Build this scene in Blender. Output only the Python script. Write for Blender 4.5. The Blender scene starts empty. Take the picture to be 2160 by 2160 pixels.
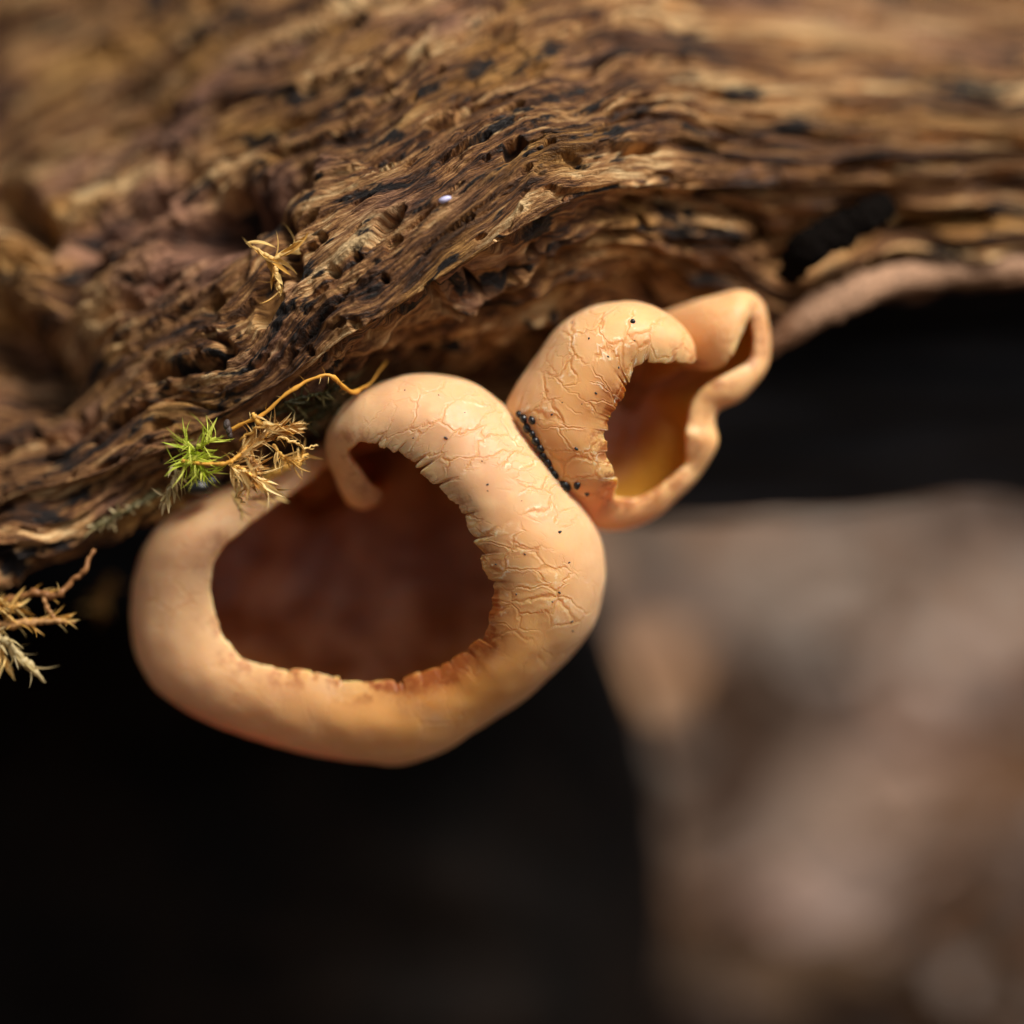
import bpy, math, random
import numpy as np
from mathutils import Vector, Matrix

# ------------------------------------------------------------------ scale, camera, light
CM = 0.01                      # everything below is thought out in centimetres
D = 27.8                       # camera to focus plane, cm
H = 10.0                       # height of the lens axis above the lowest forest floor, cm
PPC = 216.0                    # photograph pixels per cm in the focus plane (2160 px = 10 cm)
scene = bpy.context.scene
col = scene.collection

cam_d = bpy.data.cameras.new('camera')
cam = bpy.data.objects.new('camera', cam_d); col.objects.link(cam)
cam.location = (0, -D * CM, H * CM); cam.rotation_euler = (math.pi / 2, 0, 0)
cam_d.lens = 100; cam_d.sensor_width = 36; cam_d.clip_start = 0.005; cam_d.clip_end = 200
cam_d.dof.use_dof = True; cam_d.dof.focus_distance = (D + 0.05) * CM; cam_d.dof.aperture_fstop = 4.2
scene.camera = cam

SUN_EL, SUN_AZ = math.radians(49), math.radians(42)      # azimuth from straight behind the camera, towards the right
sdir = Vector((math.sin(SUN_AZ) * math.cos(SUN_EL), -math.cos(SUN_AZ) * math.cos(SUN_EL), math.sin(SUN_EL)))
world = bpy.data.worlds.new('World'); scene.world = world; world.use_nodes = True
wn = world.node_tree; wn.nodes.clear()
wo = wn.nodes.new('ShaderNodeOutputWorld'); wb = wn.nodes.new('ShaderNodeBackground')
sk = wn.nodes.new('ShaderNodeTexSky'); sk.sky_type = 'NISHITA'; sk.sun_disc = False
sk.sun_elevation = SUN_EL; sk.sun_rotation = math.atan2(sdir.x, sdir.y); sk.dust_density = 3.0
hs = wn.nodes.new('ShaderNodeHueSaturation'); hs.inputs['Saturation'].default_value = 0.25   # overcast: a greyer sky
wn.links.new(sk.outputs[0], hs.inputs['Color']); wn.links.new(hs.outputs[0], wb.inputs[0])
wb.inputs[1].default_value = 0.07; wn.links.new(wb.outputs[0], wo.inputs[0])
sl = bpy.data.lights.new('sun', 'SUN'); sl.energy = 4.5; sl.angle = math.radians(22); sl.color = (1.0, 0.93, 0.84)
sun = bpy.data.objects.new('sun', sl); col.objects.link(sun)
sun.rotation_euler = sdir.to_track_quat('Z', 'Y').to_euler(); sun.location = sdir * 2
vs = scene.view_settings
vs.view_transform = 'Standard'; vs.look = 'None'; vs.exposure = 0.30; vs.gamma = 1.0; vs.use_curve_mapping = False
scene.render.engine = 'CYCLES'
scene.cycles.use_denoising = True; scene.cycles.max_bounces = 10

# ------------------------------------------------------------------ helpers
def P(px, py, y=0.0):
    """photograph pixel + depth in cm behind the focus plane -> world metres"""
    k = (D + np.asarray(y, float)) / D / PPC
    return np.stack(np.broadcast_arrays((np.asarray(px, float) - 1080) * k * CM, np.asarray(y, float) * CM,
                    (H + (1080 - np.asarray(py, float)) * k) * CM), -1)
def PV(px, py, y=0.0): return Vector(P(px, py, y).tolist())

_r = np.random.RandomState(11)
_perm = np.concatenate([_r.permutation(256)] * 3)
_g = _r.randn(256, 3); _g /= np.linalg.norm(_g, axis=1)[:, None]
def pn(x, y, z=0.0):
    x, y, z = np.broadcast_arrays(np.asarray(x, float), np.asarray(y, float), np.asarray(z, float))
    xi, yi, zi = np.floor(x).astype(int), np.floor(y).astype(int), np.floor(z).astype(int)
    xf, yf, zf = x - xi, y - yi, z - zi
    f = lambda t: t * t * t * (t * (t * 6 - 15) + 10)
    u, v, w = f(xf), f(yf), f(zf)
    out = 0
    for dx in (0, 1):
        for dy in (0, 1):
            for dz in (0, 1):
                h = _perm[(_perm[(_perm[(xi + dx) & 255] + yi + dy) & 255] + zi + dz) & 255]
                g = _g[h]
                d = g[..., 0] * (xf - dx) + g[..., 1] * (yf - dy) + g[..., 2] * (zf - dz)
                out = out + d * (u if dx else 1 - u) * (v if dy else 1 - v) * (w if dz else 1 - w)
    return out * 1.6
def fbm(x, y, z=0.0, o=4):
    s, a = 0, 1
    for i in range(o):
        s = s + a * pn(x * 2 ** i, y * 2 ** i, np.asarray(z) * 2 ** i + 7.3 * i); a *= .5
    return s
def sstep(a, b, x):
    t = np.clip((np.asarray(x, float) - a) / (b - a), 0, 1); return t * t * (3 - 2 * t)
def catmull(pts, n=None, t=None):
    """Catmull-Rom through rows of pts, resampled at n even parameters"""
    p = np.asarray(pts, float); m = len(p)
    q = np.vstack([2 * p[0] - p[1], p, 2 * p[-1] - p[-2]])
    if t is None: t = np.linspace(0, m - 1, n)
    i = np.clip(np.floor(t).astype(int), 0, m - 2); f = (t - i)[:, None]
    a, b, c, d = q[i], q[i + 1], q[i + 2], q[i + 3]
    return .5 * (2 * b + (c - a) * f + (2 * a - 5 * b + 4 * c - d) * f ** 2 + (3 * b - a - 3 * c + d) * f ** 3)

def mesh(name, verts, faces, mat, parent=None, smooth=True, attrs=None, origin=None):
    v = np.asarray(verts, float).reshape(-1, 3)
    if origin is not None: v = v - np.asarray(origin)
    me = bpy.data.meshes.new(name)
    if isinstance(faces, np.ndarray):
        nf, k = faces.shape
        me.vertices.add(len(v)); me.vertices.foreach_set('co', v.astype(np.float32).ravel())
        me.loops.add(nf * k); me.loops.foreach_set('vertex_index', faces.astype(np.int32).ravel())
        me.polygons.add(nf); me.polygons.foreach_set('loop_start', np.arange(0, nf * k, k, dtype=np.int32))
        me.update(calc_edges=True); me.validate()
    else:
        me.from_pydata(v.tolist(), [], faces)
    if smooth: me.shade_smooth()
    for an, (ty, data) in (attrs or {}).items():
        at = me.attributes.new(an, ty, 'POINT')
        at.data.foreach_set('vector' if ty == 'FLOAT_VECTOR' else ('color' if ty == 'FLOAT_COLOR' else 'value'), np.asarray(data, np.float32).ravel())
    me.materials.append(mat)
    o = bpy.data.objects.new(name, me); col.objects.link(o)
    if origin is not None and parent is None: o.location = Vector(origin)
    if parent is not None: o.parent = parent
    return o
def tag(o, label=None, cat=None, group=None, kind=None):
    for k, v in (('label', label), ('category', cat), ('group', group), ('kind', kind)):
        if v: o[k] = v
    return o
def thing(name, label, cat, loc, group=None):
    o = bpy.data.objects.new(name, None); col.objects.link(o); o.location = Vector(loc); o.empty_display_size = .005
    return tag(o, label, cat, group)
def gridf(nr, nc, wrap_r=False, wrap_c=False, off=0):
    R, C = np.meshgrid(np.arange(nr if wrap_r else nr - 1), np.arange(nc if wrap_c else nc - 1), indexing='ij')
    R2, C2 = (R + 1) % nr, (C + 1) % nc
    return (np.stack([R * nc + C, R * nc + C2, R2 * nc + C2, R2 * nc + C], -1).reshape(-1, 4)) + off

# ---- material node helper
class N:
    def __init__(s, name):
        s.m = bpy.data.materials.new(name); s.m.use_nodes = True; s.t = s.m.node_tree; s.t.nodes.clear()
        s.out = s.n('ShaderNodeOutputMaterial'); s.b = s.n('ShaderNodeBsdfPrincipled'); s.t.links.new(s.b.outputs[0], s.out.inputs[0])
    def n(s, ty, **kw):
        x = s.t.nodes.new(ty)
        for k, v in kw.items(): setattr(x, k, v)
        return x
    def put(s, sock, v):
        if hasattr(v, 'is_output') or isinstance(v, bpy.types.NodeSocket): s.t.links.new(v, sock)
        else: sock.default_value = v
    def attr(s, name, o='Vector'): return s.n('ShaderNodeAttribute', attribute_name=name).outputs[o]
    def obj(s): return s.n('ShaderNodeTexCoord').outputs['Object']
    def map(s, vec, scale=(1, 1, 1), loc=(0, 0, 0)):
        x = s.n('ShaderNodeMapping'); s.put(x.inputs['Vector'], vec); x.inputs['Scale'].default_value = scale; x.inputs['Location'].default_value = loc; return x.outputs[0]
    def noise(s, vec, scale=1, detail=4, rough=.55, dist=0, o=0):
        x = s.n('ShaderNodeTexNoise'); s.put(x.inputs['Vector'], vec); x.inputs['Scale'].default_value = scale
        x.inputs['Detail'].default_value = detail; x.inputs['Roughness'].default_value = rough; x.inputs['Distortion'].default_value = dist; return x.outputs[o]
    def voro(s, vec, scale=1, feature='DISTANCE_TO_EDGE', o='Distance', rnd=1):
        x = s.n('ShaderNodeTexVoronoi', feature=feature); s.put(x.inputs['Vector'], vec); x.inputs['Scale'].default_value = scale
        x.inputs['Randomness'].default_value = rnd; return x.outputs[o]
    def math(s, op, a, b=0.0, c=None):
        x = s.n('ShaderNodeMath', operation=op); s.put(x.inputs[0], a); s.put(x.inputs[1], b)
        if c is not None: s.put(x.inputs[2], c)
        return x.outputs[0]
    def vadd(s, a, b, k=1.0):
        m = s.n('ShaderNodeVectorMath', operation='MULTIPLY_ADD'); s.put(m.inputs[0], b); m.inputs[1].default_value = (k, k, k); s.put(m.inputs[2], a); return m.outputs[0]
    def step(s, v, a, b, lo=0.0, hi=1.0):
        x = s.n('ShaderNodeMapRange', interpolation_type='SMOOTHSTEP'); s.put(x.inputs[0], v)
        for i, q in enumerate((a, b, lo, hi)): x.inputs[1 + i].default_value = q
        return x.outputs[0]
    def mix(s, f, a, b, mode='MIX'):
        x = s.n('ShaderNodeMix', data_type='RGBA', blend_type=mode); s.put(x.inputs[0], f)
        s.put(x.inputs[6], (*a, 1) if isinstance(a, tuple) and len(a) == 3 else a); s.put(x.inputs[7], (*b, 1) if isinstance(b, tuple) and len(b) == 3 else b); return x.outputs[2]
    def ramp(s, f, stops):
        x = s.n('ShaderNodeValToRGB'); s.put(x.inputs[0], f); e = x.color_ramp.elements
        while len(e) < len(stops): e.new(.5)
        for el, (p, c) in zip(e, stops): el.position = p; el.color = (*c, 1)
        return x.outputs[0]
    def sep(s, v):
        x = s.n('ShaderNodeSeparateXYZ'); s.put(x.inputs[0], v); return x.outputs
    def bump(s, h, dist, strength=1.0, prev=None):
        x = s.n('ShaderNodeBump'); s.put(x.inputs['Height'], h); x.inputs['Distance'].default_value = dist; x.inputs['Strength'].default_value = strength
        if prev is not None: s.t.links.new(prev, x.inputs['Normal'])
        return x.outputs[0]
    def set(s, **kw):
        for k, v in kw.items(): s.put(s.b.inputs[k.replace('_', ' ')], v)
        return s.m

# ------------------------------------------------------------------ materials
def mat_wood():
    n = N('rotten_wood'); g = n.attr('grain')
    g = n.vadd(g, n.noise(g, .9, 3, .5, 0, 1), .30)
    long1 = n.noise(n.map(g, (.55, 2.6, 1)), 1, 5, .6)
    long2 = n.noise(n.map(g, (1.2, 11, 1), (3, 1, 0)), 1, 4, .65)
    fine = n.noise(n.map(g, (4.5, 46, 1), (9, 2, 0)), 1, 3, .6)
    patch = n.noise(n.map(g, (.5, .75, 1), (5, 8, 0)), 1, 3, .5)
    f = n.math('ADD', n.math('MULTIPLY', long1, .40), n.math('ADD', n.math('MULTIPLY', long2, .36), n.math('MULTIPLY', fine, .26)))
    c = n.ramp(f, [(.41, (.008, .004, .002)), (.455, (.060, .023, .009)), (.50, (.21, .085, .026)), (.55, (.50, .255, .090)), (.61, (.86, .60, .30))])
    c = n.mix(n.step(patch, .52, .66), c, n.mix(n.step(f, .42, .62), (.055, .020, .011), (.46, .225, .135)))          # redder, greyer rot
    oc = n.noise(n.map(g, (.6, 1.4, 1), (1, 21, 0)), 1, 3, .5)
    c = n.mix(n.math('MULTIPLY', n.step(oc, .52, .66), .6), c, n.mix(n.step(f, .42, .6), (.13, .05, .01), (.55, .27, .05)))                 # ochre
    rot = n.noise(n.map(g, (1.6, 4.2, 1), (31, 4, 0)), 1, 4, .65)
    c = n.mix(n.step(rot, .56, .63), c, (.010, .006, .005))                                        # black rot streaks and mould
    pit = n.voro(n.map(g, (3.2, 9.0, 1), (2, 6, 0)), 1, 'F1'); pm = n.noise(n.map(g, (.8, 1.1, 1), (12, 7, 0)), 1, 2, .5)
    pitm = n.math('MULTIPLY', n.step(pit, .10, .24, 1, 0), n.step(pm, .46, .56))
    c = n.mix(pitm, c, (.012, .006, .004))                                                          # small worm holes and mould dots
    h = n.math('ADD', n.math('MULTIPLY', long2, .5), n.math('ADD', n.math('MULTIPLY', fine, .35), n.math('SUBTRACT', n.math('MULTIPLY', n.noise(n.map(g, (22, 66, 1)), 1, 4, .7), .34), n.math('MULTIPLY', pitm, .5))))
    return n.set(Base_Color=c, Roughness=n.step(long2, .3, .7, .45, .8), Specular_IOR_Level=.35, Normal=n.bump(h, .0020, 1.0))
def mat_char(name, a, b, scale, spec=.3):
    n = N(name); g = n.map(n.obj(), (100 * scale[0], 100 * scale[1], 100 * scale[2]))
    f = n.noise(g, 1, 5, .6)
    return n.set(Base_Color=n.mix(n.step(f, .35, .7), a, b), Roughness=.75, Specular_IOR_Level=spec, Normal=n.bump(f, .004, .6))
def mat_flesh():
    n = N('fungus_flesh'); s = n.attr('skin'); sx = n.sep(s); o = n.map(n.obj(), (100, 100, 100)); edge = sx[2]
    stain = n.attr('stain', 'Fac'); crk = n.attr('crack', 'Fac')
    # cracked skin
    w = n.vadd(s, n.noise(s, 2.2, 4, .6, 0, 1), .27)
    w = n.vadd(w, n.noise(s, 9, 2, .6, 0, 1), .05)
    d1 = n.voro(n.map(w, (4.3, 2.6, .01)), 1)
    d2 = n.voro(n.map(w, (10.0, 7.0, .01), (3, 5, 0)), 1)
    m1 = n.step(n.noise(n.map(s, (1.3, 1.3, .01)), 1, 3, .6), .41, .56)
    m2 = n.step(n.noise(n.map(s, (1.7, 1.7, .01), (8, 3, 0)), 1, 3, .6), .53, .66)
    g1 = n.math('MULTIPLY', n.step(d1, .0, .050, 1, 0), n.math('MULTIPLY', m1, crk))
    g2 = n.math('MULTIPLY', n.step(d2, .0, .075, .4, 0), n.math('MULTIPLY', m2, crk))
    groove = n.math('MAXIMUM', g1, g2)
    lip1 = n.math('MULTIPLY', n.math('MULTIPLY', n.step(d1, .035, .07), n.step(d1, .07, .16, 1, 0)), n.math('MULTIPLY', m1, crk))
    fine = n.noise(o, 22, 4, .6); mid = n.noise(o, 3.0, 3, .55); big = n.noise(o, .75, 2, .5)
    base = n.mix(n.step(big, .35, .65), (.72, .435, .220), (.61, .350, .180))
    base = n.mix(n.math('MULTIPLY', n.step(mid, .45, .7), .35), base, (.80, .54, .30))
    st = n.math('MULTIPLY', stain, n.step(n.noise(n.vadd(o, n.noise(o, 1.5, 2, .5, 0, 1), .6), 1.6, 3, 0.6), .12, .56))
    base = n.mix(n.math('MULTIPLY', st, .95), base, (.78, .355, .075))
    rim = n.math('MULTIPLY', n.step(edge, .0, .32, 1, 0), n.step(n.noise(o, 4.5, 4, .7), .47, .60))
    rim = n.math('MULTIPLY', rim, n.math('ADD', n.math('MULTIPLY', stain, .9), .4))
    base = n.mix(rim, base, (.24, .065, .008))
    burn = n.math('MULTIPLY', n.attr('burn', 'Fac'), n.math('ADD', n.step(edge, .02, .50, .8, 0), n.math('MULTIPLY', n.step(edge, .0, .30, 1, 0), n.step(n.noise(o, 3.6, 4, .65), .44, .58))))
    base = n.mix(n.math('MINIMUM', burn, 1.0), base, (.27, .070, .005))                                                     # burnt orange staining of the margin
    spots = n.voro(o, 6.5, 'F1'); sp = n.math('MULTIPLY', n.step(spots, .03, .13, 1, 0), n.step(n.noise(o, 1.3, 2), .5, .6))
    base = n.mix(n.math('MULTIPLY', sp, .55), base, (.42, .19, .055))
    base = n.mix(n.math('MULTIPLY', groove, .65), base, (.58, .27, .085))
    flake = n.math('MULTIPLY', n.math('MULTIPLY', lip1, n.step(n.noise(o, 7, 3, .7), .54, .64)), .6)
    base = n.mix(flake, base, (.93, .80, .60))
    base = n.mix(n.math('MULTIPLY', n.attr('inner', 'Fac'), .9), base, (.86, .36, .045))                 # inner side of the margin painted amber for light glowing through it
    hgt = n.math('ADD', n.math('SUBTRACT', n.math('MULTIPLY', lip1, .28), groove), n.math('MULTIPLY', fine, .10))
    hgt = n.math('ADD', hgt, n.math('MULTIPLY', n.noise(o, 5.5, 3, .6), .12))
    return n.set(Base_Color=base, Roughness=n.step(fine, .3, .7, .42, .6), Specular_IOR_Level=.38, Subsurface_Weight=.85,
                 Subsurface_Radius=(1.0, .50, .20), Subsurface_Scale=.0028, Normal=n.bump(hgt, .0003, .42))
def mat_lining():
    n = N('cup_lining'); s = n.attr('skin'); e = n.sep(s)[2]; o = n.map(n.obj(), (100, 100, 100))
    a = n.noise(o, 1.3, 4, .55)
    c = n.mix(n.step(a, .38, .64), (.20, .065, .016), (.42, .20, .10))
    c = n.mix(n.step(e, .1, 1.6, 1, 0), c, (.86, .36, .045))  # amber towards the rim: glow of light through the wall, painted in
    return n.set(Base_Color=c, Roughness=.30, Specular_IOR_Level=.4, Subsurface_Weight=.6, Subsurface_Radius=(.9, .55, .25), Subsurface_Scale=.0016,
                 Normal=n.bump(n.noise(o, 3, 4, .6), .001, .5))
def mat_leaf(name, a, b, trans=.35, rough=.5):
    n = N(name); o = n.obj(); r = n.n('ShaderNodeObjectInfo').outputs['Random']
    f = n.math('ADD', n.math('MULTIPLY', n.noise(o, 1600, 3, .6), .45), n.math('MULTIPLY', r, .55))
    c = n.mix(n.step(f, .25, .75), a, b)
    t = n.n('ShaderNodeBsdfTranslucent'); n.put(t.inputs[0], c); mx = n.n('ShaderNodeMixShader'); mx.inputs[0].default_value = trans
    n.set(Base_Color=c, Roughness=rough, Specular_IOR_Level=.4)
    n.t.links.new(n.b.outputs[0], mx.inputs[1]); n.t.links.new(t.outputs[0], mx.inputs[2]); n.t.links.new(mx.outputs[0], n.out.inputs[0])
    return n.m
def mat_plain(name, c, rough=.6, spec=.4, bumps=None):
    n = N(name); o = n.map(n.obj(), (100, 100, 100)); f = n.noise(o, 14, 4, .6)
    c2 = tuple(x * .55 for x in c)
    return n.set(Base_Color=n.mix(n.step(f, .3, .7), c2, c), Roughness=rough, Specular_IOR_Level=spec, Normal=n.bump(f, bumps or .0003, .7))
def mat_ground():
    n = N('forest_soil'); o = n.map(n.obj(), (100, 100, 100))
    f = n.noise(o, .25, 6, .6)
    return n.set(Base_Color=n.ramp(f, [(.3, (.02, .014, .010)), (.5, (.08, .055, .04)), (.7, (.18, .13, .10))]), Roughness=.85, Specular_IOR_Level=.25,
                 Normal=n.bump(n.noise(o, 1.2, 5, .6), .01, .7))
def mat_litter():
    n = N('dead_leaves'); c = n.attr('tint', 'Color'); o = n.map(n.obj(), (100, 100, 100))
    k = n.mix(n.math('MULTIPLY', n.noise(o, 1.1, 4, .6), .35), c, (.08, .05, .035))
    t = n.n('ShaderNodeBsdfTranslucent'); n.put(t.inputs[0], k); mx = n.n('ShaderNodeMixShader'); mx.inputs[0].default_value = .2
    n.set(Base_Color=k, Roughness=.6, Specular_IOR_Level=.35)
    n.t.links.new(n.b.outputs[0], mx.inputs[1]); n.t.links.new(t.outputs[0], mx.inputs[2]); n.t.links.new(mx.outputs[0], n.out.inputs[0])
    return n.m
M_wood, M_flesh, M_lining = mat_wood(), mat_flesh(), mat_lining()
M_char = mat_char('charred_wood', (.010, .011, .014), (.036, .038, .046), (.25, 1.2, 1.2), .3)
M_dark = mat_char('shadow_black', (.003, .0018, .0012), (.009, .005, .003), (.6, .6, .6), .12)  # near black colour that stands in for deep shadow
M_bark = mat_plain('black_bark', (.006, .004, .003), .9, .05, .0025)
M_splinter = mat_plain('pale_splinter_wood', (.46, .26, .15), .6, .3, .0008)
M_gold = mat_leaf('dry_moss', (.60, .32, .06), (.90, .66, .26))
M_tan = mat_leaf('dead_moss', (.46, .22, .045), (1.0, .78, .36))
M_pale = mat_leaf('pale_moss', (.42, .32, .13), (.74, .60, .33))
M_green = mat_leaf('green_moss', (.38, .48, .02), (.80, .84, .16), .45)
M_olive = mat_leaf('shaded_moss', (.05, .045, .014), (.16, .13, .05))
M_stem = mat_leaf('moss_stem', (.70, .34, .045), (.92, .58, .14), .2)
M_brown = mat_leaf('brown_stem', (.26, .11, .035), (.50, .27, .10), .15)
M_bead = mat_plain('black_granule', (.006, .005, .005), .32, .6, .0002)
M_grey = mat_plain('grey_crumb', (.07, .05, .042), .6, .4, .0006)
M_white = mat_plain('white_speck', (.62, .60, .86), .4, .5, .0001)
M_soil, M_litter = mat_ground(), mat_litter()

# ------------------------------------------------------------------ forest floor
def floor_z(x, y):                                  # cm
    base = .24 * np.clip(y - 6, 0, None) * sstep(6, 22, y) * (1 - .55 * sstep(60, 160, y))
    base = base + 2.2 * pn(x * .045, y * .045, 3.1) * sstep(5, 25, np.abs(y) + np.abs(x) * .2) + .5 * pn(x * .2, y * .2, 1)
    return base - .4
gx = np.concatenate([-np.geomspace(1500, 61, 40), np.linspace(-60, 60, 161), np.geomspace(61, 1500, 40)])
gy = np.concatenate([-np.geomspace(1500, 61, 40), np.linspace(-60, 120, 221), np.geomspace(121, 1500, 40)])
GX, GY = np.meshgrid(gx, gy, indexing='ij')
GZ = floor_z(GX, np.minimum(GY, 160))
fl = mesh('forest_floor', np.stack([GX, GY, GZ], -1) * CM, gridf(len(gx), len(gy)), M_soil)
tag(fl, kind='structure')

# fallen leaves: one uncountable carpet
rng = random.Random(5)
def leaf_carpet():
    V, F, T = [], [], []
    pal = [(.25, .155, .105), (.32, .22, .175), (.30, .22, .185), (.17, .10, .06), (.36, .20, .10), (.30, .245, .215), (.10, .065, .045), (.22, .19, .16)]
    for i in range(4200):
        y = 12 + 100 * rng.random() ** 1.6 if i < 3600 else rng.uniform(-50, 9)
        x = rng.uniform(-.55 * (y + 30) - 12, .55 * (y + 30) + 12) if y > 9 else rng.uniform(-60, 60)
        if abs(y) < 9 and abs(x) < 9: continue
        L, W = rng.uniform(3, 6.5), rng.uniform(1.4, 3.0)
        rot = Matrix.Rotation(rng.uniform(0, 6.28), 3, 'Z') @ Matrix.Rotation(rng.uniform(-.8, .8), 3, 'X') @ Matrix.Rotation(rng.uniform(-.6, .6), 3, 'Y')
        c = Vector((x, y, float(floor_z(np.array(x), np.array(y))) + rng.uniform(.2, 1.6)))
        cu, cv = rng.uniform(-.12, .16), rng.uniform(-.2, .35)
        b = len(V); t = rng.choice(pal); k = rng.uniform(1.2, 1.9) if y > 16 else rng.uniform(.6, 1.0); t = tuple(q * k for q in t)
        for a in range(7):
            u = a / 6; w = W * math.sin(math.pi * (u * .92 + .04)) ** .7 * (1 + .18 * math.sin(a * 2.4 + i))
            for e in (-1, -.5, 0, .5, 1):
                p = Vector(((u - .5) * L, e * w * .5, cu * ((u - .5) * L) ** 2 + cv * abs(e * w) + rng.uniform(-.05, .05)))
                V.append(((rot @ p) + c) * CM); T.append((*t, 1))
        for a in range(6):
            for e in range(4):
                q = b + a * 5 + e; F.append((q, q + 1, q + 6, q + 5))
    o = mesh('leaf_litter', [tuple(v) for v in V], F, M_litter, attrs={'tint': ('FLOAT_COLOR', T)})
    tag(o, 'brown and grey fallen leaves covering the blurred forest floor', 'leaf litter', kind='stuff')
leaf_carpet()

# ------------------------------------------------------------------ the rotting log
KX = np.array([-700, -300, 0, 150, 300, 450, 600, 760, 900, 1080, 1240, 1500, 1650, 1800, 2160, 2500, 2900], float)
def C(*v): return np.array(v, float)
L_py = {
 'T0': C(*[-190] * 17),
 'T1': C(*[-150] * 17),
 'T2': C(520, 400, 260, 220, 190, 160, 140, 110, 90, 60, 50, 60, 70, 80, 90, 100, 110),
 'T3': C(1010, 850, 650, 590, 540, 500, 460, 420, 370, 310, 270, 250, 245, 240, 235, 235, 235),
 'R':  C(1420, 1220, 1060, 1010, 958, 885, 795, 690, 600, 490, 405, 390, 385, 378, 370, 368, 366),
 'R2': C(1440, 1240, 1078, 1030, 980, 905, 818, 716, 626, 518, 432, 405, 400, 395, 388, 386, 384),
 'U1': C(1520, 1300, 1130, 1070, 1010, 942, 862, 775, 700, 625, 550, 500, 490, 470, 455, 452, 450),
 'E':  C(1640, 1390, 1205, 1130, 1060, 990, 935, 850, 800, 765, 690, 655, 672, 625, 588, 580, 575),
 'B1': C(1560, 1310, 1100, 1000, 930, 930, 1000, 1000, 950, 890, 840, 640, 590, 560, 540, 530, 525),
 'B2': C(1400, 1150, 950, 900, 850, 830, 800, 760, 720, 680, 640, 480, 460, 450, 440, 430, 420),
 'B3': C(700, 500, 300, 250, 200, 150, 120, 100, 80, 60, 50, 50, 50, 50, 50, 50, 50)}
L_y = {
 'T0': C(*[8.5] * 17),
 'T1': C(7, 6.6, 6, 5.6, 5.2, 4.7, 4.3, 3.9, 3.7, 3.7, 3.9, 4.3, 4.6, 4.8, 5, 5.2, 5.4),
 'T2': C(5, 4.4, 3.7, 3.3, 2.8, 2.3, 1.8, 1.4, 1.2, 1.3, 1.5, 2.1, 2.5, 2.8, 3.1, 3.3, 3.5),
 'T3': C(3, 2.6, 2.1, 1.8, 1.4, 1.05, .7, .40, .28, .35, .55, 1.2, 1.6, 1.85, 2.1, 2.3, 2.5),
 'R':  C(1.6, 1.2, .85, .6, .42, .28, .12, -.08, -.1, -.05, .12, .95, 1.3, 1.6, 1.85, 2, 2.2),
 'R2': C(1.7, 1.3, .95, .7, .52, .40, .32, .34, .40, .48, .62, 1.15, 1.4, 1.68, 1.92, 2.05, 2.25),
 'U1': C(1.6, 1.2, .85, .75, .85, 1.2, 1.35, 1.3, 1.2, 1.15, 1.2, 1.5, 1.65, 1.85, 2.1, 2.2, 2.4),
 'E':  C(1.9, 1.5, 1.15, 1.1, 1.25, 1.75, 2.0, 2.2, 2.3, 2.3, 2.3, 2.1, 2.0, 2.2, 2.45, 2.6, 2.8),
 'B1': C(4, 3.6, 3.2, 3.1, 3.1, 3.4, 3.7, 4, 4, 4, 3.9, 3.8, 3.8, 3.9, 4.1, 4.2, 4.4),
 'B2': C(*[7.5] * 17), 'B3': C(*[9.5] * 17)}
names = ['T0', 'T1', 'T2', 'T3', 'R', 'R2', 'U1', 'E', 'B1', 'B2', 'B3']
seg = [14, 60, 95, 110, 14, 60, 80, 40, 14, 8, 8]               # rows per span (the last closes the ring)
def log_grid(xs):
    rows_py, rows_y = [], []
    idx = np.interp(xs, KX, np.arange(len(KX)))
    cp = [catmull(L_py[k][:, None], t=idx)[:, 0] for k in names]; cy = [catmull(L_y[k][:, None], t=idx)[:, 0] for k in names]
    def sm(f):                                                  # monotone-ish ring interpolation
        return f
    m = len(names)
    for i in range(m):
        a, b, c, d = [(i - 1) % m, i, (i + 1) % m, (i + 2) % m]
        def tang(v, p, q, r):
            l, u = v[q] - v[p], v[r] - v[q]
            same = (l * u) > 0
            return np.where(same, 2 * l * u / np.where(same, l + u, 1), 0)
        for j in range(seg[i]):
            f = j / seg[i]
            h00, h10, h01, h11 = 2 * f ** 3 - 3 * f ** 2 + 1, f ** 3 - 2 * f ** 2 + f, -2 * f ** 3 + 3 * f ** 2, f ** 3 - f ** 2
            for v, out in ((cp, rows_py), (cy, rows_y)):
                out.append(h00 * v[b] + h10 * tang(v, a, b, c) + h01 * v[c] + h11 * tang(v, b, c, d))
    return np.array(rows_py), np.array(rows_y)
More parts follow.
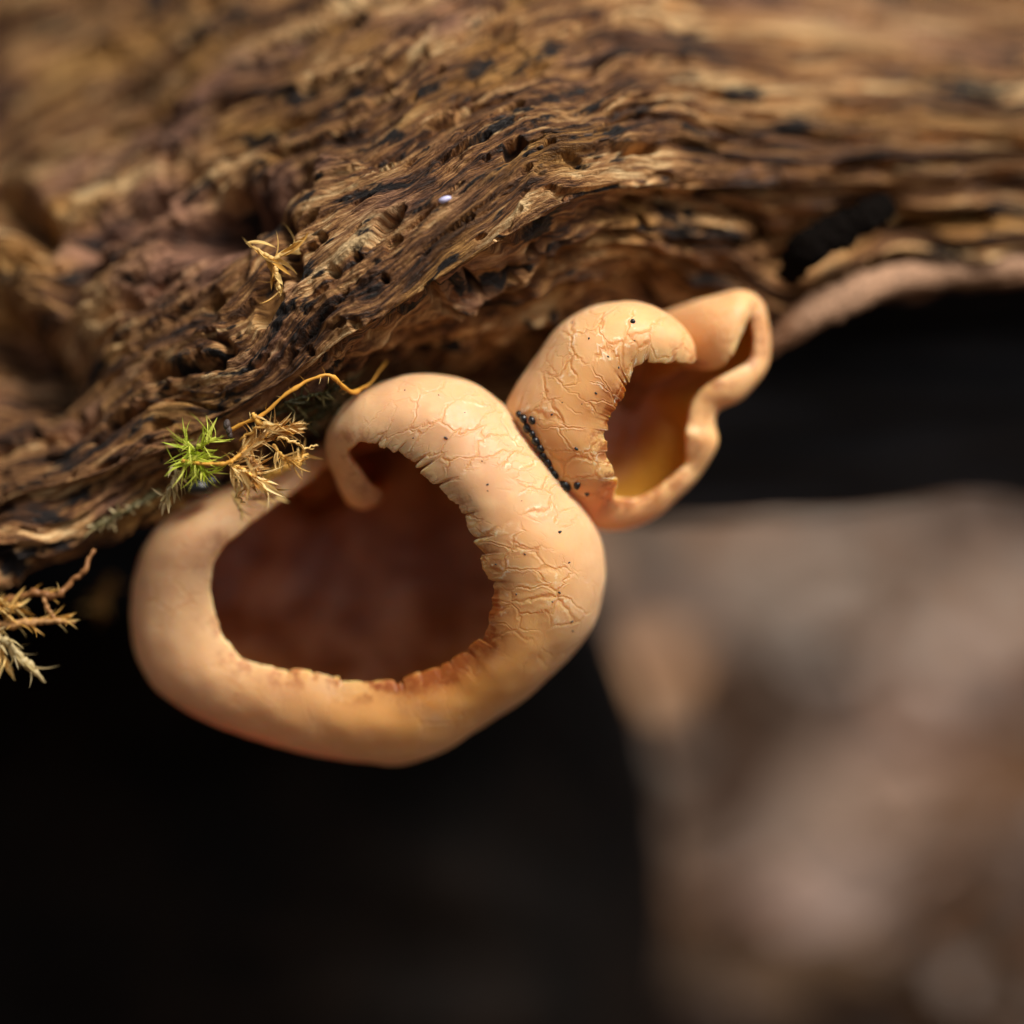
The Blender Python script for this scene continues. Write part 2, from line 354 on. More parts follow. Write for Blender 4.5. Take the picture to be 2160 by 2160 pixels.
def build_log():
    xs = np.concatenate([np.linspace(-700, -60, 60, endpoint=False), np.linspace(-60, 2220, 1000), np.linspace(2230, 2900, 60)])
    py, y = log_grid(xs)
    px = np.broadcast_to(xs, py.shape)
    pos = P(px, py, y) / CM
    nr, nc = py.shape
    ds = np.gradient(pos, axis=1); dv = np.roll(pos, -1, 0) - np.roll(pos, 1, 0)
    nrm = np.cross(ds, dv); nrm /= np.linalg.norm(nrm, axis=-1)[..., None] + 1e-9
    mid = sum(seg[:3]) + 40
    if nrm[mid].mean(0)[1] > 0: nrm = -nrm
    # smooth the frame so that displacement does not fold
    for _ in range(6):
        nrm = (np.roll(nrm, 1, 0) + np.roll(nrm, -1, 0) + 2 * nrm); nrm /= np.linalg.norm(nrm, axis=-1)[..., None] + 1e-9
    gu = np.cumsum(np.linalg.norm(np.diff(pos, axis=1, prepend=pos[:, :1]), axis=-1), 1).mean(0)[None, :] + 0 * py
    gv = np.cumsum(np.linalg.norm(np.diff(pos, axis=0, prepend=pos[:1]), axis=-1), 0); gv = gv - gv[sum(seg[:4])][None] + 20   # 20 = the crest
    # the grain is not parallel to the log everywhere: it waves and swirls
    wv = gv + .34 * pn(gu * .45, gv * .5, 2.2) + .16 * pn(gu * 1.1, gv * 1.0, 5.5)
    dens = 1 - .62 * sstep(1150, 1650, px) - .25 * (1 - sstep(-100, 500, px)); gu = np.cumsum(dens * np.gradient(gu, axis=1), 1)
    wu = gu + .3 * pn(gu * .6, gv * .9, 8.8)
    d = .22 * pn(gu * .33, wv * .55, 1.5) + .08 * pn(wu * .7, wv * 1.5, 4)
    rid = 1 - np.abs(pn(wu * .55, wv * 2.6, 9)) * 2
    d = d + .055 * rid + .04 * (1 - 2 * np.abs(pn(wu * 1.2, wv * 6, 3.3)))
    d = d + .040 * pn(wu * 2.2, wv * 13, 6) + .022 * pn(wu * 4.5, wv * 27, 2.7) + .012 * pn(wu * 11, wv * 40, 12)
    # terraces where layers of wood have flaked away
    terr = pn(wu * .5, wv * 1.25, 14.5)
    d = d + .09 * sstep(.02, .07, terr) + .055 * sstep(-.25, -.21, pn(wu * .8, wv * 2.2, 24.5))
    # long cracks and rotten pockets
    cr = np.abs(pn(wu * .42, wv * 2.1, 17)); d = d - .34 * (1 - sstep(.0, .05, cr)) * sstep(-.05, .25, pn(gu * .7, gv * .9, 40))
    pk = pn(wu * 1.5, wv * 4.4, 19); d = d - .24 * sstep(.40, .52, pk)
    pk2 = pn(wu * 3.2, wv * 8.5, 29); d = d - .11 * sstep(.38, .48, pk2)
    crumb = sstep(.0, .3, pn(gu * .5, gv * .7, 55))
    d = d + crumb * (.04 * pn(gu * 6, gv * 12, 61) + .025 * pn(gu * 13, gv * 24, 66))
    # ragged crest line and rotten underside
    vR = 20.
    crest = np.exp(-((gv - vR) / .12) ** 2)
    d = d + crest * (.09 * pn(gu * 1.6, gv * 8, 71) + .035 * pn(gu * 4, gv * 22, 75))
    under = sstep(vR + .1, vR + .5, gv)
    d = d + under * (.14 * pn(wu * .9, wv * 3.4, 81) + .08 * pn(wu * 2.0, wv * 8, 85) + .035 * pn(gu * 5, gv * 12, 88))
    # beetle holes seen in the photograph
    for hx, hy, hr in ((723, 590, 9), (752, 684, 9), (912, 606, 11), (986, 577, 8), (655, 742, 7), (470, 652, 16), (1345, 455, 8), (1707, 490, 10), (1400, 425, 7), (820, 600, 6), (700, 520, 8), (770, 560, 7)):
        r2 = ((px - hx) ** 2 + (py - hy) ** 2) / hr ** 2; d = d - .38 * np.exp(-r2 ** 1.5)
    # the deep gouge behind the black bark flake
    gl = np.clip(((px - 1640) * 230 + (py - 575) * -150) / (230 ** 2 + 150 ** 2), 0, 1)
    gd = np.hypot(px - (1640 + 230 * gl), py - (575 - 150 * gl)); d = d - .35 * np.exp(-(gd / 34) ** 2)
    for x0, y0, x1, y1, w, dp in ((0, 430, 110, 520, 36, .8), (210, 530, 340, 430, 20, .6), (150, 640, 230, 575, 17, .5), (30, 700, 40, 800, 45, .8), (70, 752, 140, 730, 16, .4),
                                  (430, 500, 510, 440, 36, .6), (560, 460, 640, 370, 24, .6), (612, 480, 640, 590, 14, .3), (330, 792, 480, 778, 11, .5), (230, 895, 300, 860, 9, .5),
                                  (130, 905, 190, 865, 12, .4), (1480, 420, 1650, 395, 8, .35), (1560, 520, 1640, 512, 11, .4), (1830, 490, 2080, 470, 12, .5), (1350, 590, 1430, 570, 9, .3)):
        gl = np.clip(((px - x0) * (x1 - x0) + (py - y0) * (y1 - y0)) / ((x1 - x0) ** 2 + (y1 - y0) ** 2), 0, 1)
        gd = np.hypot(px - (x0 + (x1 - x0) * gl), py - (y0 + (y1 - y0) * gl)) / (w * (1 + .5 * pn(gu * 3, gv * 3, 33))); d = d - dp * np.exp(-gd ** 2)
    # broad swellings at the upper left
    d = d + .55 * np.exp(-(((px - 40) / 170) ** 2 + ((py - 560) / 120) ** 2)) - .5 * np.exp(-(((px - 60) / 130) ** 2 + ((py - 760) / 90) ** 2))
    d = d - .35 * np.exp(-(((px - 500) / 90) ** 2 + ((py - 470) / 60) ** 2))
    wc = np.exp(-((gv - vR - .08) / .38) ** 2); d = d - .10; d = d * (1 - .55 * wc) - .10 * wc; d = d + under * (1 - wc) * (.10 * (1 - 2 * np.abs(pn(wu * 1.1, wv * 3.2, 91))) + .07 * pn(wu * 3, wv * 7, 95) + .035 * pn(wu * 7, wv * 16, 97))
    vE = gv[sum(seg[:7])][None]; d = d * (1 - .8 * sstep(vE - .15, vE + .4, gv))
    d = np.clip(d, -1.0, .6)
    pos = pos + nrm * d[..., None]
    base = P(1080, 500, 5)
    root = thing('rotting_log', 'brown crumbling log with wavy weathered grain carrying the cup fungi', 'log', base)
    F = gridf(nr, nc, wrap_r=True)
    g = np.stack([gu, wv, 0 * gu], -1)
    mesh('wood_body', (pos * CM).reshape(-1, 3), F, M_wood, root, attrs={'grain': ('FLOAT_VECTOR', g.reshape(-1, 3))}, origin=base)
    return root, base, px, py, pos
LOG, LOGB, LPX, LPY, LPOS = build_log()
def log_depth(px, py):
    """depth (cm) of the front surface of the log near a photograph position"""
    k = D / (D + LPOS[..., 1]); ppx = 1080 + LPOS[..., 0] * k * PPC; ppy = 1080 - (LPOS[..., 2] - H) * k * PPC
    w = (np.abs(ppx - px) < 9) & (np.abs(ppy - py) < 9)
    return float(LPOS[..., 1][w].min()) if w.any() else 1.5

def blade(path, rad, flat=.35, seg=10, jag=0.0, seed=0):
    """a tapering, slightly flattened strip or twig along a path of world points (m)"""
    p = catmull(np.asarray(path), 40); r = catmull(np.asarray(rad)[:, None], 40)[:, 0]
    t = np.gradient(p, axis=0); t /= np.linalg.norm(t, axis=1)[:, None]
    up = np.array([0, 1., 0]); a = np.cross(t, up); a /= np.linalg.norm(a, axis=1)[:, None] + 1e-9; b = np.cross(t, a)
    th = np.linspace(0, 2 * np.pi, seg, endpoint=False)
    rs = np.random.RandomState(seed); jj = 1 + jag * rs.randn(40, seg)
    v = p[:, None] + r[:, None, None] * jj[..., None] * (np.cos(th)[None, :, None] * a[:, None] + flat * np.sin(th)[None, :, None] * b[:, None])
    F = gridf(40, seg, wrap_c=True).tolist()
    v = v.reshape(-1, 3); F.append(list(range(seg))[::-1]); F.append([39 * seg + i for i in range(seg)])
    return v, F
v, F = blade([P(1655, 590, 1.55), P(1700, 530, 1.25), P(1770, 485, 1.3), P(1830, 455, 1.35), P(1880, 425, 1.5)], np.array([.10, .19, .17, .16, .13]) * CM, .35, 12, .16, 3)
tag(mesh('bark_flake', v, F, M_bark, LOG, origin=LOGB), 'black flake of bark standing up from the log')
v, F = blade([P(1612, 740, 1.85), P(1690, 676, 1.7), P(1780, 630, 1.78), P(1880, 592, 1.98), P(2060, 566, 2.2), P(2330, 550, 2.5)], np.array([.09, .17, .18, .16, .14, .10]) * CM, .7, 16, .10, 4)
tag(mesh('splinter', v, F, M_splinter, LOG, origin=LOGB), 'pale pinkish splinter along the lower edge of the log')

# ------------------------------------------------------------------ cup fungi
def cup(name, label, ST, base, NS, seed, stain_fn, burn_fn):
    """ST rows: Ox Oy Mx My yO h phi_deg lip jag crack bx by  (outline, torn margin, depths in cm)"""
    S = catmull(np.array(ST, float), NS)
    O, M = S[:, 0:2], S[:, 2:4]; yO, h = S[:, 4], np.clip(S[:, 5], .02, None); phi = np.radians(S[:, 6]); lip = np.clip(S[:, 7] * (1 - .4 * np.clip(S[:, 8], 0, 1)), .03, .2)
    jag, crk = np.clip(S[:, 8], 0, 1), np.clip(S[:, 9], 0, 1); B, yB = S[:, 10:12], base[2]
    arc = np.concatenate([[0], np.cumsum(np.linalg.norm(np.diff(.5 * (O + M), axis=0), axis=1))]) / PPC
    rs = np.random.RandomState(seed)
    # torn margin
    wallS = np.clip(S[:, 12], .05, .3)
    j = .030 * pn(arc * 1.7, seed + .5) + .020 * pn(arc * 9, seed + 3.5) + .012 * pn(arc * 26, seed + 6.5)
    c0 = 0.0                                                                 # torn lobes of uneven width
    while c0 < arc[-1]:
        w = rs.uniform(.06, .34); m = (arc >= c0) & (arc < c0 + w); q = (arc[m] - c0) / w
        j[m] += rs.uniform(-.045, .045) + rs.uniform(-.05, .05) * (q - .5) + .02 * np.sin(np.pi * q)
        if rs.uniform() < .35: j -= rs.uniform(.03, .09) * np.exp(-np.abs((arc - c0) / .014) ** 1.5)
        c0 += w
    W = np.linalg.norm(M - O, axis=1); dirM = (M - O) / (W[:, None] + 1e-6)
    M2 = M + dirM * (j * PPC * jag)[:, None] + dirM * (3.0 * pn(arc * 3, seed + 11.))[:, None] * np.clip(W / 60, 0, 1)[:, None]
    nb, nw = 78, 44
    # wall behind the outline, from the foot forward, then the rolled band out to the margin
    a = np.radians(np.linspace(86, 0, nw, endpoint=False))
    rows = []
    for ai in a:
        k = math.cos(ai) ** .9
        rows.append(P(B[:, 0] + (O[:, 0] - B[:, 0]) * k, B[:, 1] + (O[:, 1] - B[:, 1]) * k, yO + (yB - yO) * math.sin(ai)))
    for b in np.linspace(0, 1, nb):
        f = phi * b; w = (1 - np.cos(f)) / (1 - np.cos(phi))
        sh = sstep(.84, 1.0, b) ; T = M * (1 - sh) + M2 * sh
        rows.append(P(O[:, 0] + (T[:, 0] - O[:, 0]) * w, O[:, 1] + (T[:, 1] - O[:, 1]) * w, yO - h * np.sin(f)))
    G = np.array(rows) / CM                                                  # t, s, 3
    nt = len(G)
    def normals(G):
        ds = np.gradient(G, axis=1); dt = np.gradient(G, axis=0); n = np.cross(ds, dt); return n / (np.linalg.norm(n, axis=-1)[..., None] + 1e-9)
    nn = normals(G)
    if nn[nw + nb // 3, :, 1].mean() > 0: nn = -nn
    lump = .022 * pn(G[..., 0] * 1.5, G[..., 2] * 1.5, seed) + .010 * pn(G[..., 0] * 4, G[..., 2] * 4, G[..., 1] * 4 + 5)
    G = G + nn * lump[..., None]
    sgn = nn; nn = normals(G); nn *= np.sign((nn * sgn).sum(-1))[..., None]
    nn[nw + nb - 3:] = nn[nw + nb - 6]                                        # steady at the ragged margin
    for _ in range(10):
        nn[:, 1:-1] = nn[:, :-2] + nn[:, 2:] + 2 * nn[:, 1:-1]; nn[1:-1] = nn[:-2] + nn[2:] + 2 * nn[1:-1]; nn /= np.linalg.norm(nn, axis=-1)[..., None] + 1e-9
    tl = np.concatenate([np.zeros((1, NS)), np.cumsum(np.linalg.norm(np.diff(G, axis=0), axis=-1), 0)]); edge = tl[-1] - tl
    wall = wallS[None]
    thick = lip[None] + (wall - lip[None]) * sstep(0, .45, edge); thick = np.minimum(thick, .09 + .6 * np.abs(W)[None] / PPC)
    I = G - nn * thick[..., None]
    T = G[-1] - G[-4]; T /= np.linalg.norm(T, axis=-1)[..., None] + 1e-9
    lp = []
    for th in np.radians([35, 70, 110, 145]):
        m = .5 * (G[-1] + I[-1]); lp.append(m + .5 * thick[-1][:, None] * (nn[-1] * math.cos(th) + T * .55 * math.sin(th)))
    lp = np.array(lp)
    A = np.concatenate([G, lp, I[::-1]]); nr = len(A)
    sk = np.stack([np.broadcast_to(arc, tl.shape), -edge, edge], -1)
    skl = np.broadcast_to(sk[-1], (4, NS, 3)); skA = np.concatenate([sk, skl, sk[::-1]])
    stn = stain_fn(np.linspace(0, 1, NS), S)[None] * (1 - sstep(.35, 1.25, edge)); stA = np.concatenate([stn, np.broadcast_to(stn[-1], (4, NS)), stn[::-1]])
    ck = crk[None] * (1 - sstep(.75, 1.5, edge)); ckA = np.concatenate([ck, np.broadcast_to(ck[-1] * .3, (4, NS)), ck[::-1] * 0])
    o0 = P(*base)
    root = thing(name, label, 'fungus', o0)
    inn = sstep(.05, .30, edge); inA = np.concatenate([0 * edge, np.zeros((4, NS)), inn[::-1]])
    F = gridf(nr, NS, wrap_r=True)
    V = (A * CM).reshape(-1, 3)
    cap = []
    for c in (0, NS - 1):
        for i in range(nr // 2 - 1): cap.append([i * NS + c, (i + 1) * NS + c, (nr - 2 - i) * NS + c, (nr - 1 - i) * NS + c])
    F = np.vstack([F, np.array(cap)])
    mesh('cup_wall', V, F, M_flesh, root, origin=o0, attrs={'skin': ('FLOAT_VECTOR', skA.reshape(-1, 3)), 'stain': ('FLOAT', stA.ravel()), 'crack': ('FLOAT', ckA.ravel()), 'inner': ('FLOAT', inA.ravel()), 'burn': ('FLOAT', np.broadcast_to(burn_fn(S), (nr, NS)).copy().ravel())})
    # darker lining of the hollow: a thin layer on the inner side
    ii = [i for i in range(0, nt) if (i % 2 == 0) and i < nw - 3]
    st2 = slice(0, NS, 2)
    Ln = I[ii][:, st2]; nL = nn[ii][:, st2]; ns2 = Ln.shape[1]; m = len(ii)
    up, lo = Ln + nL * .004, Ln - nL * (.004 + .008 * sstep(0, 5, np.arange(m)[::-1]))[:, None, None]
    V2 = np.concatenate([lo, up[::-1]]); F2 = gridf(2 * m, ns2, wrap_r=True)
    e2 = edge[ii][:, st2]; s2 = np.stack([np.broadcast_to(arc[st2], e2.shape), -e2, e2 - e2[-1][None]], -1); s2 = np.concatenate([s2, s2[::-1]])
    V2 = V2.reshape(-1, 3); ctr = lo[0].mean(0); V2 = np.vstack([V2, ctr]); s2 = np.vstack([s2.reshape(-1, 3), [[0, -3, 3]]])
    ci = len(V2) - 1
    F2 = F2.tolist() + [[q, q + 1, ci] for q in range(ns2 - 1)] + [[ns2 - 1, 0, ci]]
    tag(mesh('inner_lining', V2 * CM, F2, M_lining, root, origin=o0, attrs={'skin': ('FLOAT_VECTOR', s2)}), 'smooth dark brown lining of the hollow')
    return root, G[nw:], nn[nw:], S

b1 = (650, 1010)
def rows(tbl, b):
    return [list(r[:10]) + list(r[10:12] if len(r) > 10 else b) + [r[12] if len(r) > 12 else .12] for r in tbl]
#      Ox    Oy    Mx    My    yO   h    phi  lip  jag crk
BIG = rows([
 (900, 850, 890, 905, 2.1, .20, 80, .08, 0, 0), (800, 880, 820, 930, 1.9, .20, 85, .08, 0, 0), (730, 905, 750, 950, 1.65, .22, 90, .08, 0, 0),
 (672, 936, 690, 978, 1.45, .26, 95, .09, 0, 0), (600, 970, 636, 1022, 1.35, .30, 98, .09, 0, 0), (520, 1006, 577, 1062, 1.3, .36, 102, .09, 0, 0),
 (432, 1040, 508, 1116, 1.28, .45, 106, .09, .05, .1), (352, 1085, 464, 1155, 1.28, .55, 108, .09, .1, .15), (306, 1150, 445, 1200, 1.3, .60, 110, .09, .1, .2),
 (281, 1225, 441, 1245, 1.3, .62, 110, .08, .1, .25), (273, 1300, 448, 1290, 1.3, .62, 110, .08, .1, .25), (286, 1378, 464, 1335, 1.28, .60, 110, .07, .12, .2),
 (332, 1457, 488, 1370, 1.25, .58, 110, .07, .15, .2), (420, 1516, 525, 1398, 1.22, .56, 110, .06, .25, .15), (520, 1553, 590, 1412, 1.2, .56, 110, .06, .35, .15),
 (640, 1588, 665, 1424, 1.2, .58, 110, .055, .4, .15), (760, 1610, 745, 1436, 1.2, .60, 112, .05, .5, .15), (850, 1611, 825, 1441, 1.18, .60, 112, .05, .5, .15),
 (930, 1588, 890, 1420, 1.12, .60, 114, .05, .45, .2), (1020, 1535, 950, 1394, 1.05, .60, 116, .05, .45, .25), (1110, 1472, 995, 1368, .98, .64, 118, .05, .5, .3),
 (1190, 1403, 1024, 1336, .9, .68, 120, .05, .6, .4), (1245, 1330, 1037, 1290, .82, .72, 122, .05, .8, .6), (1270, 1255, 1040, 1245, .76, .74, 124, .05, .9, .8),
 (1277, 1190, 1027, 1190, .70, .76, 125, .05, 1, .95), (1263, 1128, 1016, 1155, .67, .77, 125, .05, 1, 1), (1228, 1066, 990, 1112, .65, .76, 125, .05, 1, 1),
 (1178, 995, 956, 1060, .64, .75, 125, .05, 1, 1), (1120, 918, 915, 1015, .63, .74, 125, .05, 1, 1), (1056, 847, 876, 983, .62, .70, 124, .05, .9, .95),
 (990, 804, 840, 957, .62, .66, 123, .05, .8, .7), (915, 790, 803, 938, .62, .60, 122, .05, .6, .45), (840, 797, 768, 932, .62, .54, 120, .05, .4, .3),
 (775, 819, 747, 934, .62, .46, 118, .055, .25, .25), (725, 855, 735, 941, .64, .38, 116, .07, .1, .2, 700, 1000), (696, 893, 730, 950, .66, .30, 112, .085, 0, .1, 760, 985),
 (686, 928, 733, 966, .70, .26, 108, .09, 0, 0, 800, 975), (691, 966, 748, 984, .76, .24, 106, .09, 0, 0, 830, 970), (706, 1002, 761, 1004, .84, .22, 104, .09, 0, 0, 840, 970),
 (720, 1036, 774, 1022, .92, .20, 100, .09, 0, 0, 850, 970), (738, 1064, 788, 1033, 1.0, .18, 98, .09, 0, 0, 850, 970), (766, 1074, 802, 1040, 1.06, .14, 95, .08, 0, 0, 850, 970),
 (796, 1064, 808, 1046, 1.1, .08, 92, .06, 0, 0, 850, 970)], b1)
def stain_big(u, S):
    cx, cy = .5 * (S[:, 0] + S[:, 2]), .5 * (S[:, 1] + S[:, 3])
    return np.clip(.95 * np.exp(-(((cx - 930) / 260) ** 2 + ((cy - 1440) / 180) ** 2)) + .55 * np.exp(-(((cx - 1080) / 120) ** 2 + ((cy - 1230) / 130) ** 2))
                   + .25 * np.exp(-(((cx - 640) / 200) ** 2 + ((cy - 1480) / 100) ** 2)), 0, 1)
BIGR, BG, BN, BS = cup('cup_fungus', 'large tan cup fungus with cracked inrolled rim and curled end', BIG, (*b1, 3.1), 1150, 4, stain_big, lambda S: 1.2 * np.exp(-(((S[:, 2] - 960) / 150) ** 2 + ((S[:, 3] - 1390) / 90) ** 2)) + .5 * np.exp(-(((S[:, 2] - 1040) / 30) ** 2 + ((S[:, 3] - 1260) / 70) ** 2)))
b2 = (1330, 830)
UPP = rows([
 (1470, 757, 1463, 766, .50, .03, 92, .05, 0, .3), (1463, 724, 1440, 763, .52, .14, 100, .05, .2, .5), (1440, 689, 1410, 761, .55, .30, 110, .05, .3, .7),
 (1400, 656, 1378, 758, .58, .42, 118, .05, .5, .8), (1350, 637, 1352, 764, .6, .52, 122, .05, .7, .9), (1295, 635, 1330, 780, .62, .58, 124, .05, .9, 1),
 (1240, 648, 1320, 797, .64, .62, 125, .05, .9, 1), (1190, 680, 1307, 820, .66, .65, 125, .05, .9, 1), (1150, 722, 1297, 842, .68, .66, 125, .05, 1, 1),
 (1115, 770, 1286, 862, .70, .67, 124, .05, 1, 1), (1085, 820, 1283, 888, .72, .67, 124, .05, .9, 1), (1068, 868, 1280, 908, .74, .67, 122, .05, .9, 1),
 (1075, 918, 1282, 932, .76, .66, 120, .05, .9, 1), (1100, 968, 1290, 965, .80, .64, 118, .05, .8, 1), (1135, 1018, 1302, 1002, .85, .62, 116, .05, .6, .9),
 (1170, 1060, 1306, 1020, .92, .56, 114, .05, .4, .8), (1205, 1092, 1296, 1038, 1.0, .46, 112, .06, .2, .5), (1245, 1110, 1296, 1049, 1.08, .36, 110, .07, 0, .2),
 (1290, 1117, 1322, 1057, 1.12, 0.252, 98, 0.1, 0, 0.1, 1330, 830, 0.13), (1340, 1110, 1358, 1048, 1.15, 0.239, 98, 0.1, 0, 0.1, 1330, 830, 0.13), (1388, 1090, 1402, 1024, 1.16, 0.25, 98, 0.1, 0, 0.1, 1330, 830, 0.13),
 (1437, 1050, 1437, 999, 1.16, 0.189, 98, 0.1, 0, 0, 1330, 830, 0.13), (1480, 1000, 1452, 978, 1.15, 0.14, 98, 0.1, 0, 0, 1330, 830, 0.13), (1504, 961, 1451, 945, 1.14, 0.205, 98, 0.1, 0, 0, 1330, 830, 0.13),
 (1514, 928, 1452, 917, 1.12, 0.233, 98, 0.1, 0, 0, 1330, 830, 0.13), (1507, 892, 1455, 893, 1.12, 0.193, 98, 0.1, 0, 0, 1330, 830, 0.13), (1518, 864, 1467, 847, 1.12, 0.199, 98, 0.1, 0, 0, 1330, 830, 0.13),
 (1562, 843, 1504, 809, 1.14, 0.249, 98, 0.1, 0, 0, 1330, 830, 0.13), (1600, 806, 1550, 783, 1.16, 0.204, 98, 0.1, 0, 0, 1330, 830, 0.13), (1623, 765, 1586, 758, 1.18, 0.14, 98, 0.1, 0, 0, 1330, 830, 0.13),
 (1626, 712, 1593, 722, 1.2, 0.14, 98, 0.1, 0, 0, 1330, 830, 0.13), (1615, 655, 1590, 685, 1.22, 0.145, 98, 0.1, 0, 0.1, 1330, 830, 0.13), (1602, 632, 1586, 666, 1.2, 0.14, 98, 0.1, 0, 0.2, 1330, 830, 0.13),
 (1580, 617, 1577, 674, 1.18, .30, 110, .06, .1, .3), (1550, 613, 1562, 708, 1.16, .38, 112, .06, .2, .4), (1510, 622, 1545, 743, 1.16, .42, 112, .06, .2, .4),
 (1470, 632, 1525, 766, 1.2, .42, 112, .06, .2, .3), (1430, 646, 1492, 778, 1.3, .40, 110, .06, .1, .2), (1390, 662, 1452, 776, 1.45, .36, 108, .06, 0, 0), (1350, 690, 1415, 768, 1.65, .3, 105, .06, 0, 0)], b2)
def stain_upp(u, S):
    cx, cy = .5 * (S[:, 0] + S[:, 2]), .5 * (S[:, 1] + S[:, 3])
    return .3 + .35 * np.exp(-(((cx - 1240) / 130) ** 2 + ((cy - 880) / 150) ** 2))
UPPR, UG, UN, US = cup('cup_fungus', 'smaller pale cup fungus with folded rim open to the side', UPP, (*b2, 2.1), 950, 9, stain_upp, lambda S: .75 * np.exp(-(((S[:, 2] - 1295) / 60) ** 2 + ((S[:, 3] - 850) / 90) ** 2)))

# ------------------------------------------------------------------ charred log and an added shadow mass in the background
def lump_log(name, label, cat, p0, p1, r, mat, seed, flat=1.0, amp=.2):
    p0, p1 = np.asarray(p0) / CM, np.asarray(p1) / CM
    n, m = 90, 72; t = np.linspace(0, 1, n); th = np.linspace(0, 2 * np.pi, m, endpoint=False)
    ax = (p1 - p0) / np.linalg.norm(p1 - p0); a = np.cross(ax, [0, 1., 0]); a /= np.linalg.norm(a); b = np.cross(ax, a)
    L = np.linalg.norm(p1 - p0)
    R = r * (1 + amp * pn(t[:, None] * L * .25, np.cos(th)[None] * 1.3 + 4, np.sin(th)[None] * 1.3 + seed) + amp * .5 * pn(t[:, None] * L * .5, np.cos(th)[None] * 6, np.sin(th)[None] * 6 + seed))
    e = np.minimum(t, 1 - t)[:, None] * L; R = R * np.sqrt(np.clip(1 - (1 - np.clip(e / (r * .6), 0, 1)) ** 2, .02, 1))
    v = p0 + ax * (t[:, None, None] * L) + R[..., None] * (np.cos(th)[None, :, None] * a + flat * np.sin(th)[None, :, None] * b)
    F = gridf(n, m, wrap_c=True).tolist() + [list(range(m))[::-1], [(n - 1) * m + i for i in range(m)]]
    o0 = .5 * (p0 + p1) * CM
    return tag(mesh(name, (v * CM).reshape(-1, 3), F, mat, origin=o0), label, cat)
lump_log('charred_log', 'blue black charred log lying behind the smaller cup fungus', 'log', P(1180, 810, 6.0), P(2900, 775, 6.6), 1.56, M_char, 2.0)
lump_log('shadow_mass', 'near black mass standing in for deep shadow below the log', 'shadow', P(-1100, 1730, 11.5), P(1400, 2040, 10.5), 5.4, M_dark, 6.0, .8, .12)  # added body, coloured near black in place of the deep shadow here

# ------------------------------------------------------------------ moss
def leaf_mesh(name, mat, L, W, fold, curl, seed):
    rs = random.Random(seed); V, F = [], []
    n = 7
    for i in range(n):
        u = i / (n - 1); w = W * (math.sin(math.pi * min(1, u * .85 + .15)) ** .8) * (1 - u) ** .25 if i < n - 1 else 0
        z = curl * L * u * u; x = L * (u - .12 * abs(curl) * u * u)
        for e in (-1, 0, 1): V.append((x, e * w * .5 + rs.uniform(-.04, .04) * W, z + abs(e) * fold * w))
    for i in range(n - 1):
        for e in range(2): q = i * 3 + e; F.append((q, q + 1, q + 4, q + 3))
    me = bpy.data.meshes.new(name); me.from_pydata([tuple(c * CM for c in v) for v in V], [], F); me.shade_smooth(); me.materials.append(mat)
    return me
LEAF = {}
for key, mat in (('gold', M_gold), ('tan', M_tan), ('pale', M_pale), ('green', M_green), ('olive', M_olive)):
    LEAF[key] = [leaf_mesh('moss_leaf', mat, 1.0, w, f, c, i) for i, (w, f, c) in enumerate((w * (.55 if key == 'green' else 1), f, c) for w, f, c in ((.18, .4, .15), (.26, .3, -.30), (.13, .5, .55), (.28, .35, .05), (.11, .5, .9), (.14, .4, -.6)))]
def tube(path, rad, seg=7, n=40, wob=0.0, seed=0):
    p = catmull(np.asarray(path), n); r = catmull(np.asarray(rad, float)[:, None], n)[:, 0]
    rs = np.random.RandomState(seed); p = p + wob * CM * np.stack([pn(np.arange(n) * .35, seed + k * 9.7) for k in range(3)], -1)
    t = np.gradient(p, axis=0); t /= np.linalg.norm(t, axis=1)[:, None]
    up = np.array([.2, 1., .1]); a = np.cross(t, up); a /= np.linalg.norm(a, axis=1)[:, None] + 1e-9; b = np.cross(t, a)
    th = np.linspace(0, 2 * np.pi, seg, endpoint=False)
    rr = r[:, None] * (1 + .18 * rs.randn(n, 1)) * (1 + .1 * rs.randn(n, seg))
    v = p[:, None] + CM * rr[..., None] * (np.cos(th)[None, :, None] * a[:, None] + np.sin(th)[None, :, None] * b[:, None])
    F = gridf(n, seg, wrap_c=True).tolist() + [list(range(seg))[::-1], [(n - 1) * seg + i for i in range(seg)]]
    return v.reshape(-1, 3), F, p, t
def shoot(label, path, rad, stem_mat, kind, nleaf, Lr, span=(0, 1), spread=.7, seed=0, group=None, name='moss_shoot', wob=.02, bias=None):
    rs = random.Random(seed)
    path = [P(q[0], q[1], min(q[2], log_depth(q[0], q[1]) - .03)) if q[2] < 1 else P(*q) for q in path]; o0 = path[0]
    root = thing(name, label, 'moss', o0, group)
    v, F, p, t = tube(path, rad, wob=wob, seed=seed)
    mesh('stem', v, F, stem_mat, root, origin=o0)
    for i in range(nleaf):
        u = span[0] + (span[1] - span[0]) * (i + rs.random()) / nleaf
        k = min(39, int(u * 39)); q = Vector(p[k] - o0); d = Vector(t[k])
        rnd = Vector((rs.uniform(-1, 1), rs.uniform(-1, .6), rs.uniform(-1, 1)))
        if bias: rnd += Vector(bias)
        perp = (rnd - d * rnd.dot(d)).normalized()
        dr = (d * (1 - spread) + perp * spread * rs.uniform(.7, 1.3)).normalized()
        side = dr.cross(perp + Vector((rs.uniform(-.4, .4), rs.uniform(-.4, .4), rs.uniform(-.4, .4)))).normalized(); up = side.cross(dr).normalized()
        L = rs.uniform(*Lr)
        m = Matrix((dr, side, up)).transposed().to_4x4() @ Matrix.Diagonal((L, L * rs.uniform(.7, 1.15), L, 1))
        m.translation = q
        o = bpy.data.objects.new('leaf', rs.choice(LEAF[kind])); col.objects.link(o); o.parent = root; o.matrix_basis = m
    return root
